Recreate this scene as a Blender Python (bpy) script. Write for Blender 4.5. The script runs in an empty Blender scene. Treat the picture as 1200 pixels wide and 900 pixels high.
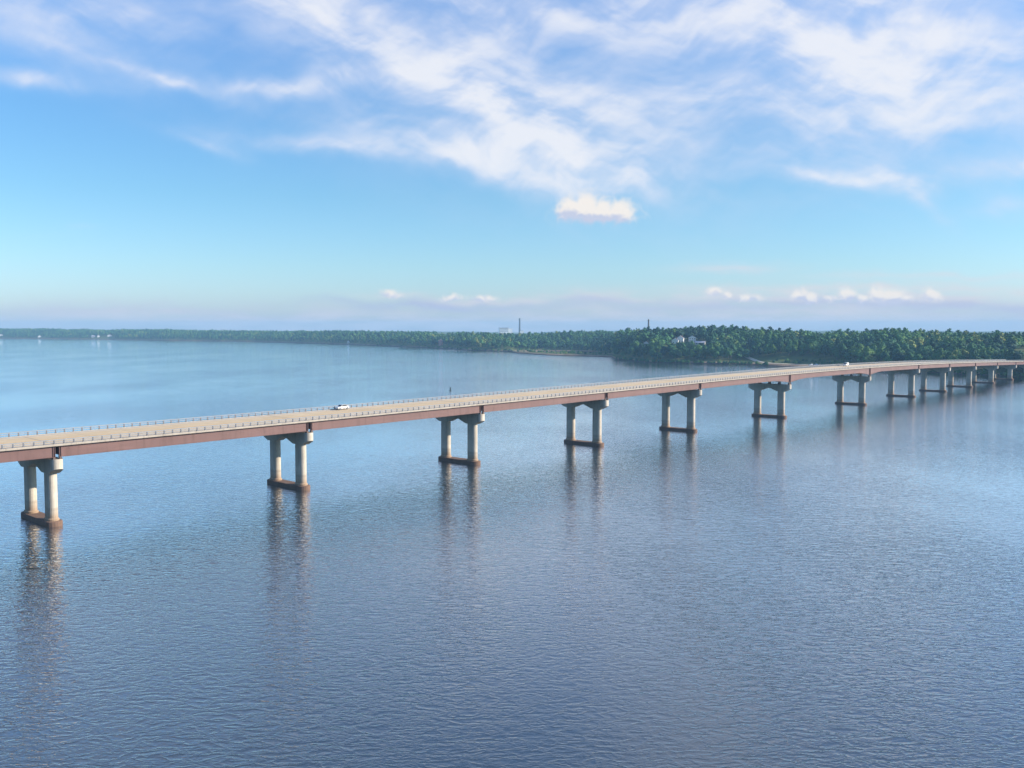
import bpy, bmesh, math, random
import numpy as np

random.seed(7)
rng = np.random.default_rng(11)
R = math.radians
scene = bpy.context.scene
col = scene.collection

# ------------------------------------------------------------------ camera
CAM_H = 40.0
F_PX = 1100.5            # focal length for a 1200 px wide frame
PITCH = math.atan((450.0 - 384.55) / F_PX)
cam_d = bpy.data.cameras.new('camera')
cam_d.sensor_width = 36.0
cam_d.lens = F_PX / 1200.0 * 36.0
cam_d.clip_start = 0.5
cam_d.clip_end = 40000.0
cam = bpy.data.objects.new('camera', cam_d)
cam.location = (0, 0, CAM_H)
cam.rotation_euler = (math.pi / 2 - PITCH, 0, 0)
col.objects.link(cam)
scene.camera = cam

# ------------------------------------------------------------------ world, sun, exposure
SUN_AZ = R(95.0)         # clockwise from +Y: to the right of the camera
SUN_EL = R(24.0)
EXPOSURE = 0.85
SKY_STRENGTH = 0.1


def px_dir(x, y):
    """direction (azimuth, elevation) of a point of the picture, radians"""
    u = (x - 600.0) / F_PX
    v = (450.0 - y) / F_PX
    cp, sp = math.cos(PITCH), math.sin(PITCH)
    dx, dy, dz = u, cp + v * sp, -sp + v * cp
    return math.atan2(dx, dy), math.atan2(dz, math.hypot(dx, dy))


def build_world():
    w = bpy.data.worlds.new('World')
    scene.world = w
    w.use_nodes = True
    nt = w.node_tree
    nt.nodes.clear()
    N, Lk = nt.nodes, nt.links

    def put(sock, v):
        if isinstance(v, bpy.types.NodeSocket):
            Lk.new(v, sock)
        elif v is not None:
            sock.default_value = v

    def m(op, a, b=None, c=None, clamp=False):
        n = N.new('ShaderNodeMath')
        n.operation = op
        n.use_clamp = clamp
        for i, v in enumerate((a, b, c)):
            put(n.inputs[i], v)
        return n.outputs[0]

    def comb(x, y, z=0.0):
        n = N.new('ShaderNodeCombineXYZ')
        put(n.inputs[0], x); put(n.inputs[1], y); put(n.inputs[2], z)
        return n.outputs[0]

    def vm(op, a, b=None, scale=None):
        n = N.new('ShaderNodeVectorMath')
        n.operation = op
        put(n.inputs[0], a)
        if b is not None: put(n.inputs[1], b)
        if scale is not None: put(n.inputs['Scale'], scale)
        return n.outputs['Value'] if op in ('LENGTH', 'DOT_PRODUCT') else n.outputs[0]

    def noise(vec, scale, detail=4.0, rough=0.55, dist=0.0):
        n = N.new('ShaderNodeTexNoise')
        put(n.inputs['Vector'], vec)
        n.inputs['Scale'].default_value = scale
        n.inputs['Detail'].default_value = detail
        n.inputs['Roughness'].default_value = rough
        n.inputs['Distortion'].default_value = dist
        return n

    def mapping(vec, loc=(0, 0, 0), rot=0.0, scale=(1, 1, 1)):
        n = N.new('ShaderNodeMapping')
        n.vector_type = 'TEXTURE'      # subtract location, unrotate, divide by scale
        put(n.inputs['Vector'], vec)
        n.inputs['Location'].default_value = loc
        n.inputs['Rotation'].default_value = (0, 0, rot)
        n.inputs['Scale'].default_value = scale
        return n.outputs[0]

    def smooth(v, a, b, o0=0.0, o1=1.0):
        n = N.new('ShaderNodeMapRange')
        n.interpolation_type = 'SMOOTHSTEP'
        put(n.inputs[0], v); put(n.inputs[1], a); put(n.inputs[2], b); put(n.inputs[3], o0); put(n.inputs[4], o1)
        return n.outputs[0]

    def mix(fac, a, b, mode='MIX'):
        n = N.new('ShaderNodeMix')
        n.data_type = 'RGBA'
        n.blend_type = mode
        put(n.inputs[0], fac); put(n.inputs[6], a); put(n.inputs[7], b)
        return n.outputs[2]

    def ramp(fac, stops, interp='LINEAR'):
        n = N.new('ShaderNodeValToRGB')
        n.color_ramp.interpolation = interp
        e = n.color_ramp.elements
        while len(e) > 1: e.remove(e[0])
        e[0].position = stops[0][0]; e[0].color = (*stops[0][1], 1)
        for p, c in stops[1:]:
            x = e.new(p); x.color = (*c, 1)
        put(n.inputs[0], fac)
        return n.outputs[0]

    sky = N.new('ShaderNodeTexSky')
    sky.sky_type = 'NISHITA'
    sky.sun_disc = False
    sky.sun_elevation = SUN_EL
    sky.sun_rotation = SUN_AZ
    sky.altitude = 0
    sky.air_density = 1.0
    sky.dust_density = 0.6
    sky.ozone_density = 2.0

    tc = N.new('ShaderNodeTexCoord')
    sep = N.new('ShaderNodeSeparateXYZ')
    nrm = vm('NORMALIZE', tc.outputs['Generated'])
    Lk.new(nrm, sep.inputs[0])
    az = m('ARCTAN2', sep.outputs[0], sep.outputs[1])
    el = m('ARCSINE', sep.outputs[2])
    ae = comb(az, el)

    # broad sky colour: the physical sky, a little bluer and lighter (thin high moisture)
    eln = m('DIVIDE', el, R(60.0), clamp=True)
    tint = ramp(eln, SKY_TINT)
    base = mix(1.0, sky.outputs[0], tint, 'MULTIPLY')

    def sheet(ph, x, y, lx, ly, ang, amp, total):
        """adds one soft elongated patch of cloud; ph = (azimuth, elevation, 1)"""
        a, e = px_dir(x, y)
        c, s_ = math.cos(R(ang)), math.sin(R(ang))
        kx, ky = F_PX / lx, F_PX / ly
        q1 = vm('DOT_PRODUCT', ph, (c * kx, s_ * kx, -(c * a + s_ * e) * kx))
        r2 = m('MULTIPLY', q1, q1)
        q2 = vm('DOT_PRODUCT', ph, (-s_ * ky, c * ky, -(-s_ * a + c * e) * ky))
        r2 = m('MULTIPLY_ADD', q2, q2, r2)
        g = m('POWER', 0.367879, r2)
        return m('MULTIPLY', g, amp) if total is None else m('MULTIPLY_ADD', g, amp, total)

    # ---- high cirrus
    wn = noise(ae, 5.0, 3.0, 0.5)
    warp = vm('SCALE', vm('SUBTRACT', wn.outputs['Color'], (0.5, 0.5, 0.5)), scale=0.10)
    wn2 = noise(ae, 19.0, 3.0, 0.55)
    warp2 = vm('SCALE', vm('SUBTRACT', wn2.outputs['Color'], (0.5, 0.5, 0.5)), scale=0.018)
    aw = vm('ADD', vm('ADD', ae, warp), warp2)
    # drawn-out fibres
    fib = noise(mapping(aw, rot=R(-14), scale=(1.0, 0.32, 1)), 8.0, 4.0, 0.52).outputs[0]
    fib2 = noise(mapping(aw, rot=R(24), scale=(1.0, 0.38, 1)), 19.0, 4.0, 0.52).outputs[0]
    fibre = m('ADD', m('MULTIPLY', fib, 0.7), m('MULTIPLY', fib2, 0.3))
    fibre = smooth(fibre, 0.28, 0.72)

    # warped position used for the single sheets of cloud (smaller warp, so that they stay put)
    aws = vm('ADD', vm('ADD', ae, vm('SCALE', warp, scale=0.35)), warp2)
    aws = vm('ADD', vm('MULTIPLY', aws, (1, 1, 0)), (0, 0, 1))
    total = None
    for (x, y, lx, ly, ang, amp) in CIRRUS:
        total = sheet(aws, x, y, lx, ly, ang, amp, total)
    # the same kind of cloud over the rest of the sky
    gen = noise(mapping(aw, (3.1, 1.7, 0), R(-12), (1.0, 0.5, 1)), 2.6, 5.0, 0.55).outputs[0]
    gen = smooth(gen, 0.38, 0.70)
    gen = m('MULTIPLY', gen, smooth(el, R(15.0), R(24.0), 0.0, 1.0))
    total = m('ADD', total, m('ADD', m('MULTIPLY', gen, 1.05), smooth(el, R(14.0), R(30.0), 0.0, 0.30)))
    dens = m('MULTIPLY', total, m('ADD', 0.42, m('MULTIPLY', fibre, 0.80)))
    dens = smooth(dens, -0.05, 1.82)
    # cloud brightness varies softly with its thickness
    ccol = ramp(dens, [(0.0, CLOUD_THIN), (0.55, CLOUD_MID), (1.0, CLOUD_THICK)])
    c1 = mix(m('MULTIPLY', dens, 0.90), base, ccol)

    # ---- grey-violet bank low over the horizon
    bank = None
    for (x, y, lx, ly, amp) in BANKS:
        bank = sheet(aws, x, y, lx, ly, 0, amp, bank)
    bn = noise(mapping(ae, scale=(1.0, 0.16, 1)), 16.0, 4.0, 0.55).outputs[0]
    bank = m('MULTIPLY', bank, smooth(bn, 0.30, 0.65, 0.45, 1.0), clamp=True)
    c2 = mix(bank, c1, (*BANK_COL, 1))
    cream = None
    for (x, y, lx, ly, amp) in CREAM:
        cream = sheet(aws, x, y, lx, ly, 0, amp, cream)
    cream = m('MULTIPLY', cream, smooth(bn, 0.32, 0.62, 0.35, 1.0), clamp=True)
    c2 = mix(cream, c2, (*CREAM_COL, 1))

    # ---- small cumulus
    cpn = noise(ae, 45.0, 2.0, 0.5)
    cwarp = vm('SCALE', vm('SUBTRACT', cpn.outputs['Color'], (0.5, 0.5, 0.5)), scale=0.009)
    cw = vm('ADD', vm('MULTIPLY', vm('ADD', ae, cwarp), (1, 1, 0)), (0, 0, 1))
    # rounded puffs with sharp creases between them
    puff = m('SUBTRACT', 0.88, m('ABSOLUTE', m('MULTIPLY_ADD', noise(ae, 62.0, 2.0, 0.45).outputs[0], 3.0, -1.5)))
    cum, shade = None, None
    for (x, y, lx, ly, amp) in CUMULUS:
        a, e = px_dir(x, y)
        qx = vm('DOT_PRODUCT', cw, (F_PX / lx, 0, -a * F_PX / lx))
        qy = vm('DOT_PRODUCT', cw, (0, F_PX / ly, -e * F_PX / ly))
        # flat base: the lower half is squeezed
        yy = m('MAXIMUM', qy, m('MULTIPLY', qy, -1.5))
        r2 = m('MULTIPLY_ADD', yy, yy, m('MULTIPLY', qx, qx))
        n = m('MULTIPLY', m('POWER', 0.367879, r2), amp)
        s = m('MULTIPLY', n, m('MULTIPLY_ADD', qy, 0.55, m('MULTIPLY', qx, 0.1)))
        cum = n if cum is None else m('MAXIMUM', cum, n)
        shade = s if shade is None else m('ADD', shade, s)
    cd = smooth(m('ADD', cum, m('MULTIPLY', m('SUBTRACT', puff, 0.5), 0.34)), 0.16, 0.80)
    sh = smooth(m('ADD', shade, m('MULTIPLY', m('SUBTRACT', puff, 0.5), 0.55)), -0.12, 0.34)
    cumcol = mix(sh, (*CUM_DARK, 1), (*CUM_LIGHT, 1))
    c3 = mix(m('MULTIPLY', cd, 0.95), c2, cumcol)

    bg = N.new('ShaderNodeBackground')
    Lk.new(c3, bg.inputs[0])
    bg.inputs[1].default_value = SKY_STRENGTH
    out = N.new('ShaderNodeOutputWorld')
    Lk.new(bg.outputs[0], out.inputs[0])


K = 1.0 / SKY_STRENGTH / 2 ** EXPOSURE
def kk(r, g, b): return (r * K, g * K, b * K)
CLOUD_THIN = kk(0.66, 0.77, 0.97)
CLOUD_MID = kk(0.74, 0.80, 0.96)
CLOUD_THICK = kk(0.90, 0.91, 0.96)
BANK_COL = kk(0.45, 0.53, 0.74)
CUM_DARK = kk(0.60, 0.64, 0.80)
CUM_LIGHT = kk(0.96, 0.90, 0.84)
SKY_TINT = [(0.0, (0.72, 0.85, 1.24)), (0.06, (0.64, 0.86, 1.08)), (0.13, (0.54, 0.82, 1.00)), (0.2, (0.51, 0.81, 1.04)), (0.35, (0.72, 0.98, 1.30)), (1.0, (0.74, 1.0, 1.30))]
# picture x, y (1200 wide), half lengths, tilt, weight
CIRRUS = [
    (980, -90, 460, 110, 0, 0.34), (300, -90, 420, 90, -6, 0.40),
    (980, 105, 400, 140, 3, 0.66), (620, 60, 260, 90, -12, 0.22), (1060, 70, 200, 85, 2, 0.30), (940, 40, 150, 50, -8, 0.30), (1120, 45, 110, 60, 0, 0.22),
    (1075, 85, 95, 45, 0, 0.45), (960, 75, 70, 30, 10, 0.35), (880, 12, 300, 34, 0, 0.30), (1190, 120, 90, 50, 0, 0.30), (1000, 150, 200, 26, 3, 0.28),
    (430, 80, 320, 120, -22, 0.40), (350, 18, 95, 40, -25, 0.55), (470, 72, 115, 36, -28, 0.42), (570, 118, 100, 42, -32, 0.36),
    (650, 182, 120, 44, -22, 0.52), (735, 205, 80, 24, -14, 0.38), (500, 165, 170, 20, -8, 0.45), (610, 150, 120, 60, -25, 0.30),
    (380, 172, 130, 11, -4, 0.82), (250, 170, 40, 7, -14, 0.65), (600, 195, 120, 22, -16, 0.48),
    (200, 97, 70, 6, -12, 0.75), (310, 106, 80, 8, 0, 0.75), (420, 92, 90, 12, 12, 0.62), (520, 66, 70, 14, 18, 0.3),
    (30, 25, 130, 38, -12, 0.62), (140, 18, 70, 20, -8, 0.65), (40, 99, 60, 9, 2, 1.0), (100, 60, 160, 45, -14, 0.34),
    (800, 122, 130, 18, -4, 0.55), (680, 135, 100, 34, -10, 0.28), (630, 8, 130, 24, -6, 0.38),
    (980, 210, 80, 8, -6, 0.75), (1045, 212, 45, 14, -22, 0.85), (1075, 235, 40, 8, -40, 0.60),
    (1180, 190, 55, 12, 6, 0.95), (1170, 238, 45, 14, 0, 0.65), (860, 313, 60, 7, 0, 0.28),
    (1120, 322, 110, 5, 0, 0.25), (60, 275, 45, 4, 0, 0.2), (103, 266, 16, 4, 0, 0.45), (900, 190, 140, 40, -4, 0.14),
]
CREAM = [
    (1000, 339, 260, 7, 0.6), (1090, 346, 140, 8, 0.4), (720, 347, 160, 4, 0.35), (1120, 321, 140, 4, 0.4), (860, 313, 60, 6, 0.5), (570, 350, 60, 4, 0.5), (460, 344, 40, 4, 0.4), (1000, 376, 800, 16, 0.50), (100, 378, 900, 14, 0.40), (900, 352, 260, 5, 0.4), (-700, 345, 300, 6, 0.4), (1800, 340, 300, 8, 0.5),
]
CREAM_COL = tuple(q for q in kk(0.78, 0.74, 0.78))
BANKS = [
    (470, 353, 110, 6, 0.60), (545, 357, 80, 5, 0.5), (800, 357, 240, 7, 0.55), (1120, 358, 200, 8, 0.6), (700, 352, 90, 4, 0.4),
    (600, 380, 3000, 20, 0.22), (1000, 372, 500, 22, 0.20), (180, 368, 300, 10, 0.3), (-900, 362, 500, 10, 0.4), (1900, 360, 500, 12, 0.5),
]
CUMULUS = [
    (668, 247, 16, 17, 1.0), (687, 247, 18, 19, 1.0), (707, 250, 16, 16, 0.95), (727, 251, 18, 17, 0.95), (700, 254, 46, 12, 0.85),
    (938, 348, 10, 9, 1.0), (951, 351, 10, 8, 0.95), (972, 353, 12, 5, 0.6), (992, 349, 10, 11, 1.0), (1009, 353, 10, 7, 0.85), (1029, 347, 10, 11, 1.0), (1046, 350, 15, 12, 1.0), (1060, 351, 8, 6, 0.8),
    (1090, 348, 11, 9, 0.95), (838, 344, 11, 7, 0.75), (854, 347, 8, 6, 0.7), (877, 350, 18, 6, 0.7), (458, 345, 14, 6, 0.72), (530, 350, 14, 6, 0.7), (566, 352, 18, 6, 0.7),
]
build_world()

sun_d = bpy.data.lights.new('sun', 'SUN')
sun_d.energy = 4.4
sun_d.angle = R(0.6)
sun_d.color = (1.0, 0.87, 0.70)
sun = bpy.data.objects.new('sun', sun_d)
sdir = (math.sin(SUN_AZ) * math.cos(SUN_EL), math.cos(SUN_AZ) * math.cos(SUN_EL), math.sin(SUN_EL))
from mathutils import Vector
sun.rotation_euler = Vector(sdir).to_track_quat('Z', 'Y').to_euler()
sun.location = (300, -100, 300)
col.objects.link(sun)

scene.view_settings.view_transform = 'Standard'
scene.view_settings.look = 'None'
scene.view_settings.gamma = 1.0
scene.view_settings.use_curve_mapping = False
scene.view_settings.exposure = EXPOSURE
scene.render.engine = 'CYCLES'
scene.cycles.use_denoising = True
scene.cycles.max_bounces = 4
scene.cycles.diffuse_bounces = 2
scene.cycles.glossy_bounces = 3
scene.cycles.volume_bounces = 0
scene.world.cycles.sampling_method = 'MANUAL'
scene.world.cycles.sample_map_resolution = 256
scene.cycles.caustics_reflective = False
scene.cycles.caustics_refractive = False
scene.cycles.sample_clamp_indirect = 6.0


# ------------------------------------------------------------------ small helpers
def tag(o, label=None, cat=None, group=None, kind=None):
    if label: o['label'] = label
    if cat: o['category'] = cat
    if group: o['group'] = group
    if kind: o['kind'] = kind
    return o


def empty(name, loc=(0, 0, 0), rz=0.0, parent=None):
    o = bpy.data.objects.new(name, None)
    o.empty_display_size = 1.0
    o.location = loc
    o.rotation_euler = (0, 0, rz)
    o.parent = parent
    col.objects.link(o)
    return o


def obj(name, me, mat=None, parent=None, loc=None, rz=None):
    if mat is not None and len(me.materials) == 0:
        me.materials.append(mat)
    o = bpy.data.objects.new(name, me)
    if parent is not None: o.parent = parent
    if loc is not None: o.location = loc
    if rz is not None: o.rotation_euler = (0, 0, rz)
    col.objects.link(o)
    return o


def copy_tree(o, parent=None):
    c = o.copy()
    col.objects.link(c)
    c.parent = parent
    for ch in list(o.children):
        copy_tree(ch, c)
    return c


class MB:
    """collects vertices and faces of one mesh"""
    def __init__(self):
        self.v, self.f = [], []

    def box(self, x0, x1, y0, y1, z0, z1):
        b = len(self.v)
        self.v += [(x, y, z) for z in (z0, z1) for y in (y0, y1) for x in (x0, x1)]
        self.f += [tuple(b + i for i in q) for q in ((0, 2, 3, 1), (4, 5, 7, 6), (0, 1, 5, 4), (2, 6, 7, 3), (0, 4, 6, 2), (1, 3, 7, 5))]
        return self

    def prism(self, pts, axis, a, b_):
        """extrude the 2-D outline pts along axis x, y or z"""
        n, b = len(pts), len(self.v)
        for t in (a, b_):
            for p, q in pts:
                self.v.append({'x': (t, p, q), 'y': (p, t, q), 'z': (p, q, t)}[axis])
        self.f.append(tuple(b + i for i in range(n))[::-1])
        self.f.append(tuple(b + n + i for i in range(n)))
        for i in range(n):
            j = (i + 1) % n
            self.f.append((b + i, b + j, b + n + j, b + n + i))
        return self

    def lathe(self, prof, n=16, cx=0, cy=0):
        b = len(self.v)
        for r, z in prof:
            for i in range(n):
                a = 2 * math.pi * i / n
                self.v.append((cx + r * math.cos(a), cy + r * math.sin(a), z))
        for k in range(len(prof) - 1):
            for i in range(n):
                j = (i + 1) % n
                self.f.append((b + k * n + i, b + k * n + j, b + (k + 1) * n + j, b + (k + 1) * n + i))
        self.f.append(tuple(b + i for i in range(n))[::-1])
        t = b + (len(prof) - 1) * n
        self.f.append(tuple(t + i for i in range(n)))
        return self

    def mesh(self, name, mat=None, smooth=False):
        me = bpy.data.meshes.new(name)
        me.from_pydata(self.v, [], self.f)
        bm = bmesh.new(); bm.from_mesh(me)
        bmesh.ops.recalc_face_normals(bm, faces=bm.faces)
        bm.to_mesh(me); bm.free()
        if smooth:
            me.polygons.foreach_set('use_smooth', [True] * len(me.polygons))
        if mat: me.materials.append(mat)
        return me


# ------------------------------------------------------------------ materials
class Mat:
    def __init__(self, name):
        self.m = bpy.data.materials.new(name)
        self.m.use_nodes = True
        self.nt = self.m.node_tree
        self.b = self.nt.nodes['Principled BSDF']

    def n(self, t): return self.nt.nodes.new(t)
    def l(self, a, b): self.nt.links.new(a, b)

    def set(self, **k):
        for a, v in k.items():
            self.b.inputs[a.replace('_', ' ')].default_value = v
        return self

    def coord(self, kind='Object', scale=(1, 1, 1), rot=(0, 0, 0)):
        t = self.n('ShaderNodeTexCoord'); mp = self.n('ShaderNodeMapping')
        mp.inputs['Scale'].default_value = scale
        mp.inputs['Rotation'].default_value = rot
        self.l(t.outputs[kind], mp.inputs[0])
        return mp.outputs[0]

    def geopos(self, scale=(1, 1, 1), rot=(0, 0, 0)):
        g = self.n('ShaderNodeNewGeometry'); mp = self.n('ShaderNodeMapping')
        mp.inputs['Scale'].default_value = scale
        mp.inputs['Rotation'].default_value = rot
        self.l(g.outputs['Position'], mp.inputs[0])
        return mp.outputs[0]

    def noise(self, vec, scale, detail=4, rough=0.55, dist=0.0):
        t = self.n('ShaderNodeTexNoise')
        if vec is not None: self.l(vec, t.inputs['Vector'])
        t.inputs['Scale'].default_value = scale
        t.inputs['Detail'].default_value = detail
        t.inputs['Roughness'].default_value = rough
        t.inputs['Distortion'].default_value = dist
        return t.outputs[0]

    def ramp(self, fac, stops):
        r = self.n('ShaderNodeValToRGB')
        e = r.color_ramp.elements
        while len(e) > 1: e.remove(e[0])
        e[0].position = stops[0][0]; e[0].color = (*stops[0][1], 1)
        for p, c in stops[1:]:
            x = e.new(p); x.color = (*c, 1)
        self.l(fac, r.inputs[0])
        return r.outputs[0]

    def put(self, s, v):
        if isinstance(v, bpy.types.NodeSocket): self.l(v, s)
        else: s.default_value = v

    def math(self, op, a, b=0.0, clamp=False):
        n = self.n('ShaderNodeMath'); n.operation = op; n.use_clamp = clamp
        self.put(n.inputs[0], a); self.put(n.inputs[1], b)
        return n.outputs[0]

    def mix(self, fac, a, b, mode='MIX'):
        n = self.n('ShaderNodeMix'); n.data_type = 'RGBA'; n.blend_type = mode
        self.put(n.inputs[0], fac); self.put(n.inputs[6], a); self.put(n.inputs[7], b)
        return n.outputs[2]

    def smooth(self, v, a, b, o0=0.0, o1=1.0):
        n = self.n('ShaderNodeMapRange'); n.interpolation_type = 'SMOOTHSTEP'
        for i, x in enumerate((v, a, b, o0, o1)): self.put(n.inputs[i], x)
        return n.outputs[0]

    def bump(self, h, strength=0.3, dist=0.02):
        b = self.n('ShaderNodeBump')
        b.inputs['Strength'].default_value = strength
        b.inputs['Distance'].default_value = dist
        self.l(h, b.inputs['Height'])
        self.l(b.outputs[0], self.b.inputs['Normal'])
        return b

    def color(self, s): self.put(self.b.inputs['Base Color'], s); return self


def plain(name, c, rough=0.7, var=0.15, scale=0.6, metal=0.0):
    M = Mat(name)
    nz = M.noise(M.coord(), scale, 5, 0.6)
    lo = tuple(x * (1 - var) for x in c); hi = tuple(min(1, x * (1 + var)) for x in c)
    M.color(M.ramp(nz, [(0.3, lo), (0.7, hi)]))
    M.set(Roughness=rough, Metallic=metal)
    return M.m


def concrete(name, c, stain=None, z0=0.9, z1=4.5):
    """weathered concrete: run marks from above, a stained band above the water line"""
    M = Mat(name)
    pos = M.geopos()
    big = M.noise(pos, 0.35, 5, 0.6)
    streak = M.noise(M.geopos((1.6, 1.6, 0.10)), 1.0, 4, 0.6)
    fine = M.noise(pos, 5.0, 3, 0.6)
    c0 = tuple(x * 0.80 for x in c); c1 = tuple(x * 1.12 for x in c)
    cc = M.ramp(big, [(0.3, c0), (0.7, c1)])
    cc = M.mix(M.smooth(streak, 0.50, 0.72, 0, 0.55), cc, (c[0] * 0.52, c[1] * 0.50, c[2] * 0.48, 1))
    cc = M.mix(M.smooth(fine, 0.5, 0.8, 0, 0.2), cc, (c[0] * 0.7, c[1] * 0.7, c[2] * 0.7, 1))
    if stain:
        sp = M.n('ShaderNodeSeparateXYZ'); M.l(pos, sp.inputs[0])
        zz = M.math('ADD', sp.outputs[2], M.math('MULTIPLY', M.math('SUBTRACT', streak, 0.5), 3.0))
        lowm = M.smooth(zz, z0, z1, 0.85, 0.0)
        cc = M.mix(lowm, cc, (*stain, 1))
        band = M.math('MULTIPLY', M.smooth(sp.outputs[2], 3.0, 3.25), M.smooth(sp.outputs[2], 3.9, 3.5))
        cc = M.mix(M.math('MULTIPLY', band, 0.35), cc, (c[0] * 0.5, c[1] * 0.45, c[2] * 0.4, 1))
    M.color(cc)
    M.set(Roughness=0.85)
    M.bump(fine, 0.25, 0.03)
    return M.m


M_CONC = concrete('pier_concrete', (0.55, 0.50, 0.42), stain=(0.30, 0.19, 0.11))
M_FOOT = concrete('footing_concrete', (0.17, 0.105, 0.075))
M_SLAB = concrete('slab_edge_concrete', (0.40, 0.36, 0.31))


def deck_material():
    M = Mat('deck_concrete')
    uv = M.n('ShaderNodeUVMap'); uv.uv_map = 'road'
    sp = M.n('ShaderNodeSeparateXYZ'); M.l(uv.outputs[0], sp.inputs[0])     # x = offset, y = chainage, metres
    big = M.noise(uv.outputs[0], 0.10, 5, 0.6)
    mp = M.n('ShaderNodeMapping'); mp.inputs['Scale'].default_value = (1.2, 0.03, 1); M.l(uv.outputs[0], mp.inputs[0])
    long = M.noise(mp.outputs[0], 1.0, 4, 0.6)
    c = M.ramp(big, [(0.25, (0.50, 0.38, 0.23)), (0.75, (0.61, 0.475, 0.30))])
    c = M.mix(M.smooth(long, 0.45, 0.75, 0, 0.45), c, (0.45, 0.36, 0.24, 1))
    # grey shoulders
    off = M.math('ABSOLUTE', sp.outputs[0])
    c = M.mix(M.smooth(off, 7.4, 8.0, 0.0, 0.75), c, (0.40, 0.375, 0.33, 1))
    # saw-cut joints across the slab
    fr = M.math('FRACT', M.math('MULTIPLY', sp.outputs[1], 1 / 9.9))
    c = M.mix(M.math('MULTIPLY', M.math('LESS_THAN', fr, 0.012), 0.6), c, (0.12, 0.1, 0.09, 1))
    M.color(c).set(Roughness=0.85)
    return M.m


M_DECK = deck_material()
M_WHITE_LINE = plain('white_road_paint', (0.72, 0.70, 0.64), 0.7, 0.12, 1.0)
M_YELLOW_LINE = plain('yellow_road_paint', (0.66, 0.42, 0.10), 0.7, 0.12, 1.0)


def steel_material():
    M = Mat('brown_girder_paint')
    pos = M.geopos()
    big = M.noise(pos, 0.12, 5, 0.6)
    streak = M.noise(M.geopos((0.9, 0.9, 0.12)), 1.0, 4, 0.65)
    c = M.ramp(big, [(0.3, (0.122, 0.064, 0.060)), (0.7, (0.156, 0.084, 0.078))])
    c = M.mix(M.smooth(streak, 0.46, 0.74, 0, 0.65), c, (0.082, 0.040, 0.035, 1))
    fade = M.noise(M.geopos((0.05, 0.05, 0.6)), 1.0, 3, 0.6)
    c = M.mix(M.smooth(fade, 0.5, 0.75, 0, 0.35), c, (0.20, 0.115, 0.105, 1))
    M.color(c).set(Roughness=0.62)
    return M.m


M_STEEL = steel_material()
M_RAIL = plain('weathered_aluminium_rail', (0.24, 0.26, 0.29), 0.6, 0.12, 0.8, 0.0)
M_POST = plain('grey_rail_post', (0.13, 0.14, 0.165), 0.7, 0.15, 0.8, 0.0)
M_DARK = plain('dark_rubber', (0.03, 0.03, 0.032), 0.8, 0.2, 2.0)
M_BEAR = plain('bearing_steel', (0.10, 0.07, 0.06), 0.7, 0.2, 2.0)
M_JOINT = plain('joint_steel', (0.30, 0.24, 0.17), 0.6, 0.2, 1.0)

# ------------------------------------------------------------------ bridge geometry (measured)
HH = 40.0
SPAN, SIDE, MAIN, KC = 1.48455 * HH, 1.89181 * HH, 2.32056 * HH, 4.48609e-3 / HH
X0, Y0, ANG = -2.44632 * HH, 4.83131 * HH, 0.842106
PD = [0.0]
for s_ in [SPAN] * 4 + [SIDE, MAIN, SIDE] + [SPAN] * 4: PD.append(PD[-1] + s_)
L_ = PD[-1]
A0 = ANG - KC * L_ / 2
PIERS = [-2 * SPAN, -SPAN] + PD + [L_ + SPAN, L_ + 2 * SPAN]
D_START, D_END = -3 * SPAN, L_ + 3 * SPAN
I_MAIN = (PD[5], PD[6])


def center(d):
    h = A0 + KC * d
    return X0 + (math.sin(h) - math.sin(A0)) / KC, Y0 - (math.cos(h) - math.cos(A0)) / KC, h


PROF_D = np.array([-180, -60, 0, 59, 119, 178, 237, 313, 360, 406, 482, 541, 600, 660, 720, 780, 840, 900, 1000, 1200.0])
PROF_Z = np.array([15.0, 16.1, 16.65, 17.15, 17.75, 18.38, 19.0, 19.62, 19.75, 19.55, 18.85, 17.95, 16.9, 15.6, 14.15, 12.8, 11.6, 10.6, 9.8, 9.5])
_pf = np.polynomial.Polynomial.fit(PROF_D, PROF_Z, 8)
def ztop(d):            # top of the steel = underside of the slab
    return float(_pf(d))


def P3(d, off, z):
    x, y, h = center(d)
    return (x + math.sin(h) * off, y - math.cos(h) * off, z)


GIRDER_OFF = 9.55
DECK_OFF = 10.25
SLAB = 0.26


def sweep(name, prof_fn, d0, d1, step, mat, parent, uv=False, caps=True):
    """prof_fn(d) -> closed outline [(offset, z)], carried along the bridge"""
    n = max(1, int(round((d1 - d0) / step)))
    ds = [d0 + (d1 - d0) * i / n for i in range(n + 1)]
    v, f = [], []
    uvs = []
    for d in ds:
        for o, z in prof_fn(d):
            v.append(P3(d, o, z)); uvs.append((o, d))
    k = len(prof_fn(d0))
    for i in range(n):
        for j in range(k):
            jj = (j + 1) % k
            f.append((i * k + j, i * k + jj, (i + 1) * k + jj, (i + 1) * k + j))
    if caps:
        f.append(tuple(range(k))[::-1]); f.append(tuple(n * k + j for j in range(k)))
    me = bpy.data.meshes.new(name)
    me.from_pydata(v, [], f)
    bm = bmesh.new(); bm.from_mesh(me); bmesh.ops.recalc_face_normals(bm, faces=bm.faces); bm.to_mesh(me); bm.free()
    if uv:
        u = me.uv_layers.new(name='road')
        for lp in me.loops:
            u.data[lp.index].uv = uvs[lp.vertex_index]
    return obj(name, me, mat, parent)


def rect(o0, o1, z0, z1): return [(o0, z0), (o1, z0), (o1, z1), (o0, z1)]


bridge = empty('girder_bridge', (0, 0, 0))
tag(bridge, 'long brown girder road bridge on pale twin-column piers crossing the water', 'bridge')
ZR = SLAB    # road surface above the steel

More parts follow.
